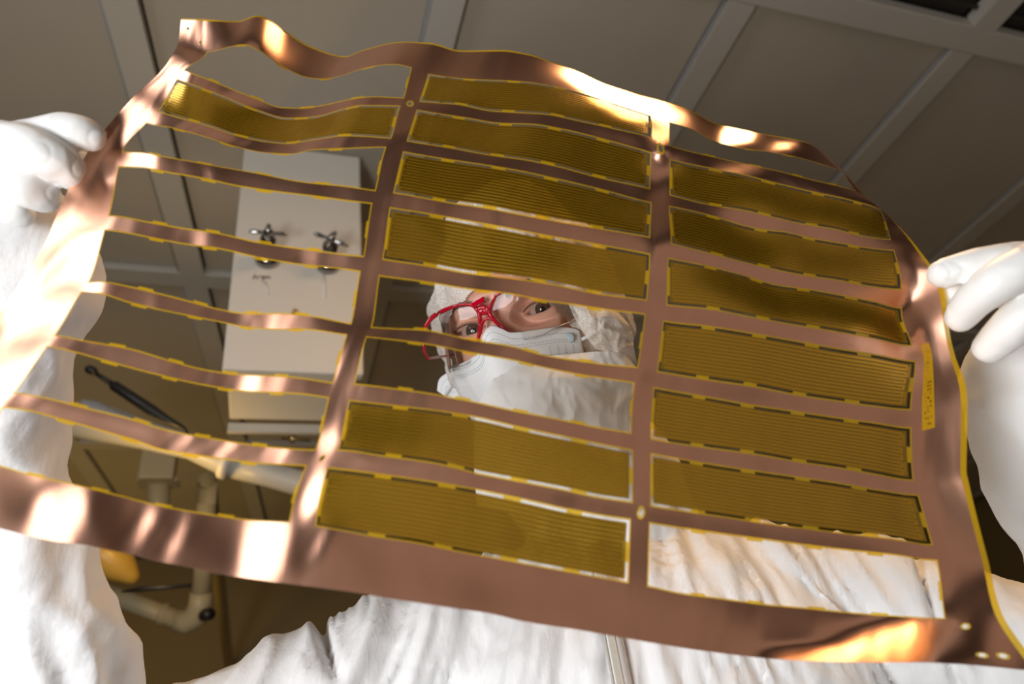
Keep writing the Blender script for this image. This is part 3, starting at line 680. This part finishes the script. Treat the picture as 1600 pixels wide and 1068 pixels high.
MB().tube([H(MX[10, 0], MY[10, 0], MZ[10, 0]), H(-70, -24, -60), H(-76, -10, -85)], [.0014]*3, 8).obj('ear_loop', MASKM, mo)

# safety glasses: one clear wrap lens per side, red frame
gl = empty('safety_glasses', H(0, 8, 10), parent=None, label=None)
gl.parent = person; gl.matrix_parent_inverse = Matrix.Translation(person.location).inverted()
def gz_(x, y): return 15-8e-10*np.asarray(x, float)**6-.18*y-.004*np.asarray(y, float)**2*(np.asarray(y) > 0)
def gp(px, py, off=0.): p = ray_to(px, py, gz_); return H(p[0], p[1], p[2]+off), p
def outline(L, n=6):
    L = np.array(L, float); L = np.vstack([L[-1], L, L[0], L[1]]); out = []
    for i in range(1, len(L)-2):
        for k in range(n):
            t = k/n; a, b, c, d = L[i-1], L[i], L[i+1], L[i+2]
            out.append(.5*(2*b+(c-a)*t+(2*a-5*b+4*c-d)*t*t+(-a+3*b-3*c+d)*t**3))
    return out
def lens(name, pxl):
    o2 = [gp(x, y)[1][:2] for x, y in outline(pxl, 4)]; o2 = np.array(o2); c = o2.mean(0); nr = 14; V = []
    for k in range(nr+1):
        q = c+(o2-c)*k/nr; V.append(np.c_[q, gz_(q[:, 0], q[:, 1])])
    V = np.array(V); n = len(o2); p = H(V[..., 0], V[..., 1], V[..., 2]).reshape(-1, 3)
    Fc = [(k*n+i, k*n+(i+1) % n, (k+1)*n+(i+1) % n, (k+1)*n+i) for k in range(nr) for i in range(n)]
    o = mesh(name, p, Fc, LENS, gl)
    rim = MB(); pts = [H(a[0], a[1], gz_(a[0], a[1])) for a in o2]; pts.append(pts[0]); pts.append(pts[1]); rim.tube(pts, .00045, 6, caps=False)
    rim.obj('lens_edge', lens_edge, o); return o
lens_edge = mat('lens_edge', (.35, .35, .36), .1, Coat_Weight=.5)
Lp = [(664, 512), (672, 498), (688, 487), (708, 479), (728, 474), (742, 478), (748, 492), (749, 515), (746, 545), (738, 562), (718, 573), (698, 579), (688, 583), (680, 570), (671, 548)]
Rp = [(767, 480), (776, 466), (792, 456), (830, 450), (872, 456), (900, 470), (908, 486), (896, 500), (868, 512), (846, 524), (822, 530), (806, 526), (786, 513), (772, 498)]
lens('lens', Lp); lens('lens', Rp)
def bar(name, pts, rads, depth=.0016, mt=RED, off=1.0, par=None):
    s = spline([list(p)+[r] for p, r in zip(pts, rads)], 6); V = []; n = 10
    s[:, 2] *= .78; P3 = [gp(a[0], a[1], off)[0] for a in s]; zz = HB[2]
    mb = MB(); vs_ = []
    for i, p in enumerate(P3):
        t = nrm(P3[min(i+1, len(P3)-1)]-P3[max(i-1, 0)]); x = nrm(np.cross(t, zz))
        for k in range(n):
            a = 2*math.pi*k/n; vs_.append(p+x*math.cos(a)*s[i, 2]+zz*math.sin(a)*depth)
    Fc = [(i*n+k, i*n+(k+1) % n, (i+1)*n+(k+1) % n, (i+1)*n+k) for i in range(len(P3)-1) for k in range(n)]+[tuple(range(n))[::-1], tuple((len(P3)-1)*n+k for k in range(n))]
    return mb.add(vs_, Fc).obj(name, mt, gl)
bar('frame', [(664, 520), (667, 508), (676, 496), (690, 487), (706, 480), (722, 476), (736, 476), (745, 482), (750, 492), (751, 510), (748, 530), (745, 546)], [.0016, .0024, .0027, .0026, .0020, .0016, .0018, .0022, .0022, .0020, .0018, .0012], 0.0018)
bar('frame', [(776, 462), (769, 474), (765, 485), (768, 494), (777, 504), (788, 513), (799, 520)], [.0012, .0018, .0024, .0024, .0020, .0017, .0008])
bar('frame', [(774, 463), (790, 452), (815, 446), (850, 446), (885, 458)], [.0014, .0020, .0024, .0024, .0018])
bar('frame_bridge', [(748, 486), (756, 484), (764, 486)], [.0050, .0056, .0044], .0022)
bar('nose_piece', [(752, 522), (754, 506), (759, 498), (768, 498), (778, 506)], [.0010, .0016, .0018, .0016, .0008], .0016)
bb = gp(752, 473, 2.0)[0]
MB().box(gp(750, 472, 2.5)[0], (.0058, .0022, .0024), axes=[nrm(gp(763, 464)[0]-gp(740, 476)[0]), HB[1], HB[2]], bev=.0007).obj('frame_tab', mat('clear_red', (.5, .0, .02), .06, Coat_Weight=1), gl, False)
tm = MB().tube([gp(664, 515)[0], P(662, 545, .585), P(668, 560, .60), H(-78, -10, -70)], [.0014, .0012, .0012, .001], 10); tm.obj('temple', RED, gl)

# caps and veil
def shell(name, m, rx, ry, rz, pts_open, amp, back=2.85, seed=0., na=220, nr=110, drop=0):
    lo = [toH(P(x, y, d)) - np.array((0, -8, -92)) for x, y, d in pts_open]
    lo = np.array([nrm(v/np.array((rx, ry, rz))) for v in lo])
    al = np.arctan2(lo[:, 1], lo[:, 0]); be = np.arccos(np.clip(lo[:, 2], -1, 1)); o = np.argsort(al); al = al[o]; be = be[o]
    al = np.r_[al-2*math.pi, al, al+2*math.pi]; be = np.r_[be, be, be]
    A = np.linspace(-math.pi, math.pi, na, endpoint=False); B0 = np.interp(A, al, be)
    X = []; 
    for j in range(nr):
        t = j/(nr-1); B = B0+(back-B0)*t
        x = np.sin(B)*np.cos(A); y = np.sin(B)*np.sin(A); z = np.cos(B)
        q = np.stack([x, y, z], -1)
        puff = np.sin(min(1, t*6)*math.pi/2)
        n1 = vnoise(q*5+seed)-.5; n2 = ridge(q*np.array((9, 9, 9))+seed*2+3*vnoise(q*3+seed)[..., None]); n3 = ridge(q*22+seed+2*vnoise(q*7)[..., None])
        gather = .5*np.sin(A*70+3*n1)*math.exp(-t*14)
        s = 1+amp*(n1*1.6+.45*n2*puff+.16*n3)*(.25+.75*puff)+.06*(puff-1)+.012*gather
        X.append(q*np.array((rx, ry, rz))*s[:, None]+np.array((0, -8, -92)))
    X = np.array(X); X[..., 0] *= np.where(X[..., 0] > 0, 1-.09*sstep(20, -60, X[..., 2]), 1); p = H(X[..., 0], X[..., 1], X[..., 2]).reshape(-1, 3)
    Fc = [(j*na+i, j*na+(i+1) % na, (j+1)*na+(i+1) % na, (j+1)*na+i) for j in range(nr-1) for i in range(na)]
    ob = mesh(name, p, Fc, m, person); return ob
shell('bouffant_cap', CAPM, 85, 134, 110,
      [(636, 600, .63), (636, 545, .63), (660, 502, .60), (700, 462, .575), (722, 440, .57), (790, 415, .56), (850, 425, .555), (880, 465, .55), (905, 498, .555), (925, 530, .56), (945, 560, .57), (960, 620, .58), (900, 760, .58), (820, 780, .58), (730, 740, .59), (672, 660, .61)], .075, seed=1.7)
# puffed fold of the cap over the ear and the thin veil wrapped over the lower face
def crumple(name, m, outl, depth, amp, seed, n=90, parent=None, creases=3.0, label=None):
    """outl: rows of (px, py, depth) from top edge to bottom edge; builds one crumpled cloth"""
    R = np.array([spline(r, 8) if len(r) > 2 else np.array(r) for r in outl]); R = np.array([np.stack([np.interp(np.linspace(0, 1, n), np.linspace(0, 1, len(r)), r[:, c]) for c in range(3)], -1) for r in R])
    rows_ = []
    for i in range(n):
        rows_.append(np.stack([spline(R[:, i, :], 12)[:, c] for c in range(3)], -1))
    G = np.array(rows_).transpose(1, 0, 2)
    q = np.stack([G[..., 0]/40, G[..., 1]/40, 0*G[..., 0]+seed], -1)
    wq = q+1.2*(vnoise(q*.8)[..., None]-.5)
    h = amp*(1.2*(vnoise(wq)-.5)+.55*ridge(wq*creases*.5)+.22*ridge(wq*creases*1.3+5))
    pts_ = P(G[..., 0], G[..., 1], G[..., 2]-h)
    return mesh(name, pts_.reshape(-1, 3), grid_faces(*G.shape[:2]), m, parent, label=label)
crumple('cap_fold', CAPM, [
    [(884, 462, .545), (915, 474, .548), (945, 478, .556), (966, 488, .572)],
    [(893, 486, .54), (925, 492, .538), (960, 498, .548), (986, 512, .568)],
    [(908, 514, .542), (935, 520, .540), (965, 528, .545), (990, 540, .566)],
    [(930, 545, .550), (948, 549, .546), (970, 552, .550), (996, 572, .565)]], 0, .006, 3.3, parent=person)
crumple('face_veil', VEILM, [
    [(800, 556, .562), (850, 556, .548), (892, 553, .545), (935, 549, .545), (972, 552, .55), (1000, 580, .56)],
    [(770, 592, .545), (830, 590, .530), (880, 588, .527), (935, 588, .530), (985, 596, .54), (1008, 620, .555)],
    [(745, 640, .542), (815, 636, .525), (870, 638, .518), (930, 640, .522), (985, 650, .535), (1012, 670, .555)],
    [(740, 710, .550), (805, 706, .530), (870, 708, .520), (930, 710, .522), (985, 716, .535), (1015, 730, .555)],
    [(745, 790, .560), (805, 800, .545), (870, 805, .535), (930, 805, .535), (985, 800, .54), (1030, 790, .56)]], 0, .0055, 8.1, creases=2.2, n=140, parent=person)

# ------------------------------------------------------------------ coverall
px = lambda r, d: r/F*d
def tubeP(mb, rows, n=28):                           # rows of px, py, depth, radius in px
    s = spline(rows, 5); mb.tube(P(s[:, 0], s[:, 1], s[:, 2]), s[:, 3]/F*s[:, 2], n, round_=True)
cv = MB()
AX = P(1010, 1000, .60)
rings = [(.90, .15, .11, 0), (1.0, .155, .115, 0), (1.12, .15, .112, 0), (1.25, .165, .118, 0), (1.36, .18, .122, 0), (1.43, .185, .115, 0), (1.475, .165, .095, .0), (1.505, .11, .08, .01), (1.53, .075, .07, .02)]
V = []; n = 48
yaw = math.radians(-12); ux = np.array((math.cos(yaw), math.sin(yaw), 0)); uy = np.array((-math.sin(yaw), math.cos(yaw), 0))
for z, rx, ry, dy in rings:
    for k in range(n):
        a = 2*math.pi*k/n; c_, s_ = math.cos(a), math.sin(a); e = 1/(abs(c_)**2.5+abs(s_)**2.5)**(1/2.5)
        V.append(np.array((AX[0], AX[1], z))+ux*rx*c_*e+uy*(ry*s_*e+dy))
m_ = len(rings)
cv.add(V, [(j*n+k, j*n+(k+1) % n, (j+1)*n+(k+1) % n, (j+1)*n+k) for j in range(m_-1) for k in range(n)]+[tuple(range(n))[::-1], tuple((m_-1)*n+k for k in range(n))])
# hood round the neck and jaw (in front of it only the veil)
tubeP(cv, [(990, 905, .62, 120), (950, 830, .64, 128), (915, 760, .66, 135)])
# shoulders and arms
tubeP(cv, [(1010, 960, .60, 135), (800, 975, .59, 125), (600, 1052, .545, 118), (430, 1140, .51, 122), (250, 1235, .47, 128), (120, 1290, .45, 125)])
tubeP(cv, [(1010, 960, .60, 130), (1230, 950, .59, 120), (1430, 992, .55, 118), (1600, 1052, .52, 120), (1740, 1100, .49, 122), (1850, 1120, .47, 125)])
tubeP(cv, [(120, 1290, .45, 112), (92, 1170, .44, 108), (80, 1050, .435, 112), (50, 950, .43, 104), (22, 860, .43, 104), (-2, 762, .43, 82), (0, 690, .43, 86), (0, 600, .43, 103), (0, 520, .43, 112), (22, 430, .43, 112), (14, 360, .425, 84)])
tubeP(cv, [(1850, 1120, .47, 112), (1850, 1020, .47, 112), (1800, 920, .465, 116), (1735, 840, .46, 116), (1678, 745, .455, 113), (1646, 650, .45, 110), (1655, 570, .445, 104), (1690, 500, .44, 88)])
for sx_ in (-1, 1):
    hp = np.array((AX[0], AX[1], .95))+ux*.085*sx_
    ft = hp.copy(); ft[2] = .10; ft += ux*.03*sx_
    cv.tube([hp, (hp+ft)/2+(0, -.01, .05), ft], [.095, .078, .062], 28, round_=True)
me = remesh_union(cv, .0036, 5)
c, nrmv = co_no(me); pr = proj(c)
th = np.arctan2(pr[:, 0]-900, np.maximum(pr[:, 1]-300, 30)); rad = np.hypot(pr[:, 0]-900, pr[:, 1]-300)
infront = pr[:, 2] > .2
q = np.stack([th*11+.8*vnoise(c*9), rad/420, 0*th+2.2], -1)
ft_ = .0055*ridge(q)+.0042*ridge(q*np.array((2.7, 2.2, 1))+7)+.0016*ridge(q*np.array((7., 7, 1))+17)+.0004*ridge(q*np.array((15., 14, 1))+27)
# sleeves: long creases along the arm with cross crumples
qs = c*np.array((26, 26, 8))+1.3*vnoise(c*12)[:, None]
fs = .0050*ridge(qs)+.0028*ridge(c*np.array((34, 34, 26))+2*vnoise(c*16)[:, None]+4)+.0009*ridge(c*np.array((70, 70, 40))+2*vnoise(c*30)[:, None])
slv = np.clip(sstep(420, 230, pr[:, 0])+sstep(1490, 1540, pr[:, 0]), 0, 1)
qd = vnoise(c*7)-.5
h = np.where(infront, ft_*(1-slv)+fs*slv, fs)+.010*qd
# a deep tuck on the left shoulder
tx = (pr[:, 0]-492)-(pr[:, 1]-955)*.33; h -= .016*np.exp(-(tx/9)**2)*sstep(925, 950, pr[:, 1])*sstep(1090, 1000, pr[:, 1])*infront
tx = (pr[:, 0]-1440)-(pr[:, 1]-900)*.35; h -= .014*np.exp(-(tx/9)**2)*sstep(850, 880, pr[:, 1])*infront
set_co(me, c+nrmv*(h-.002)[:, None])
cov = meshobj('coverall', me, COVER, person)
# zipper: follows the fabric, two tapes of teeth
from mathutils.bvhtree import BVHTree
dgm = bmesh.new(); dgm.from_mesh(me); bvh = BVHTree.FromBMesh(dgm); dgm.free()
def hit(x, y):
    d = Vector(P(x, y, 1.)-CAM).normalized(); r = bvh.ray_cast(Vector(CAM), d)
    return (np.array(r[0]), np.array(r[1])) if r[0] is not None else (P(x, y, .5), -np.array(d))
zp = MB(); tt = MB()
zl = [hit(958+(y-985)*.20, y) for y in np.linspace(860, 1100, 100)]
up_ = nrm(zl[-1][0]-zl[0][0]); sd_ = nrm(np.cross(up_, zl[50][1]))
sm_ = np.array([z[0] for z in zl]); k_ = np.ones(9)/9; sm_ = np.stack([np.convolve(np.pad(sm_[:, i], 4, 'edge'), k_, 'valid') for i in range(3)], -1)
nz = nrm(sum(z[1] for z in zl)); nz = nz if np.dot(nz, CAM-zl[50][0]) > 0 else -nz
zp.tube([p+nz*.0042 for p in sm_], [.0062]*len(sm_), 8, flat=(sd_, 1.0))
zo = zp.obj('zipper', ZIP, cov)
for k, p in enumerate(sm_):
    for s in (-1, 1): tt.box(p+nz*.0108+sd_*s*.0011, (.0012, .0006, .0006), axes=[sd_, up_, nz])
    for s in (-1, 1): tt.box(p+nz*.0082+sd_*s*.0052, (.0006, .0005, .0006), axes=[sd_, up_, nz])
tt.obj('zipper_teeth', BARM, zo, False, kind='stuff')
for sx_ in (-1, 1):
    ft = np.array((AX[0], AX[1], 0))+ux*.115*sx_
    fwd = -uy
    sh = MB(); 
    sh.tube([ft-fwd*.07+(0, 0, .05), ft-fwd*.02+(0, 0, .055), ft+fwd*.06+(0, 0, .045), ft+fwd*.13+(0, 0, .034)], [.045, .05, .042, .03], 24, round_=True)
    sh.tube([ft+(0, 0, .05), ft+(0, 0, .12)], [.05, .055], 24)
    sh.v = [(a, b, max(.0, c_)) for a, b, c_ in sh.v]
    sh.obj('shoe', SHOE, person)

# ------------------------------------------------------------------ gloves
def sheet_d(u, v): return proj(S(float(u), float(v)))[2]
def glove(name, chains, label):
    g = MB()
    for ch_ in chains: tubeP(g, ch_, 20)
    me = remesh_union(g, .0013, 7); c, nn = co_no(me)
    qw = c*np.array((70, 70, 70)); w_ = c*160
    h = .0006*(vnoise(qw)-.5)*2+.00035*ridge(c*95+1.5*vnoise(c*60)[:, None])
    for kx, ky, kr in KN[name]:                      # knuckle and fingertip creases
        p2 = proj(c); d2 = np.hypot(p2[:, 0]-kx, p2[:, 1]-ky); h -= .0004*np.exp(-((d2-kr)/2.2)**2)*(p2[:, 2] < np.percentile(p2[:, 2], 70))
    set_co(me, c+nn*h[:, None]); return meshobj('glove', me, GLOVE, person, label=label)
dl = sheet_d(8, 100); dr = sheet_d(470, 140)
KN = {'L': [(152, 215, 14), (128, 262, 16), (86, 300, 14), (60, 240, 20)], 'R': [(1462, 430, 22), (1488, 424, 16), (1500, 428, 14)]}
glove('L', [
  [(-60, 235, dl+.020, 52), (-10, 235, dl-.000, 36), (45, 219, dl-.014, 31), (90, 207, dl-.015, 29), (122, 208, dl-.013, 28), (140, 214, dl-.010, 25)],
  [(-60, 255, dl+.015, 52), (-10, 232, dl-.012, 40), (30, 228, dl-.026, 36), (68, 240, dl-.026, 32), (95, 257, dl-.019, 30), (108, 268, dl-.014, 28)],
  [(-60, 290, dl+.012, 48), (-12, 268, dl-.012, 38), (25, 284, dl-.022, 33), (55, 300, dl-.017, 27), (70, 308, dl-.012, 24)],
  [(-70, 330, dl+.012, 44), (-30, 310, dl-.004, 34), (10, 325, dl-.012, 26), (30, 335, dl-.008, 22)],
  [(-70, 260, dl+.030, 46), (-20, 232, dl+.032, 34), (40, 225, dl+.022, 31), (85, 235, dl+.017, 28), (110, 245, dl+.015, 25)],
  [(-75, 240, dl+.016, 62), (-70, 300, dl+.022, 66), (-50, 360, dl+.030, 60), (-25, 400, dl+.034, 66), (0, 430, .428, 78)]], 'white rubber glove at the upper left edge of the panel')
glove('R', [
  [(1720, 440, dr+.02, 55), (1650, 408, dr+.0, 34), (1600, 405, dr-.013, 27), (1560, 406, dr-.016, 25), (1512, 416, dr-.014, 25), (1475, 428, dr-.011, 24)],
  [(1730, 430, dr+.01, 56), (1660, 402, dr-.022, 40), (1610, 414, dr-.034, 34), (1560, 440, dr-.032, 32), (1522, 468, dr-.024, 28), (1500, 494, dr-.017, 23)],
  [(1740, 480, dr+.01, 54), (1670, 440, dr-.018, 38), (1615, 480, dr-.028, 34), (1575, 516, dr-.022, 30), (1546, 543, dr-.014, 25)],
  [(1750, 540, dr+.015, 48), (1700, 510, dr-.008, 34), (1665, 548, dr-.014, 29), (1640, 590, dr-.006, 24)],
  [(1730, 480, dr+.03, 50), (1650, 460, dr+.030, 36), (1580, 450, dr+.020, 31), (1520, 455, dr+.016, 28), (1490, 460, dr+.014, 25)],
  [(1745, 450, dr+.018, 66), (1740, 520, dr+.022, 66), (1715, 560, dr+.028, 60), (1690, 600, .44, 66)]], 'white rubber glove at the right edge of the panel')
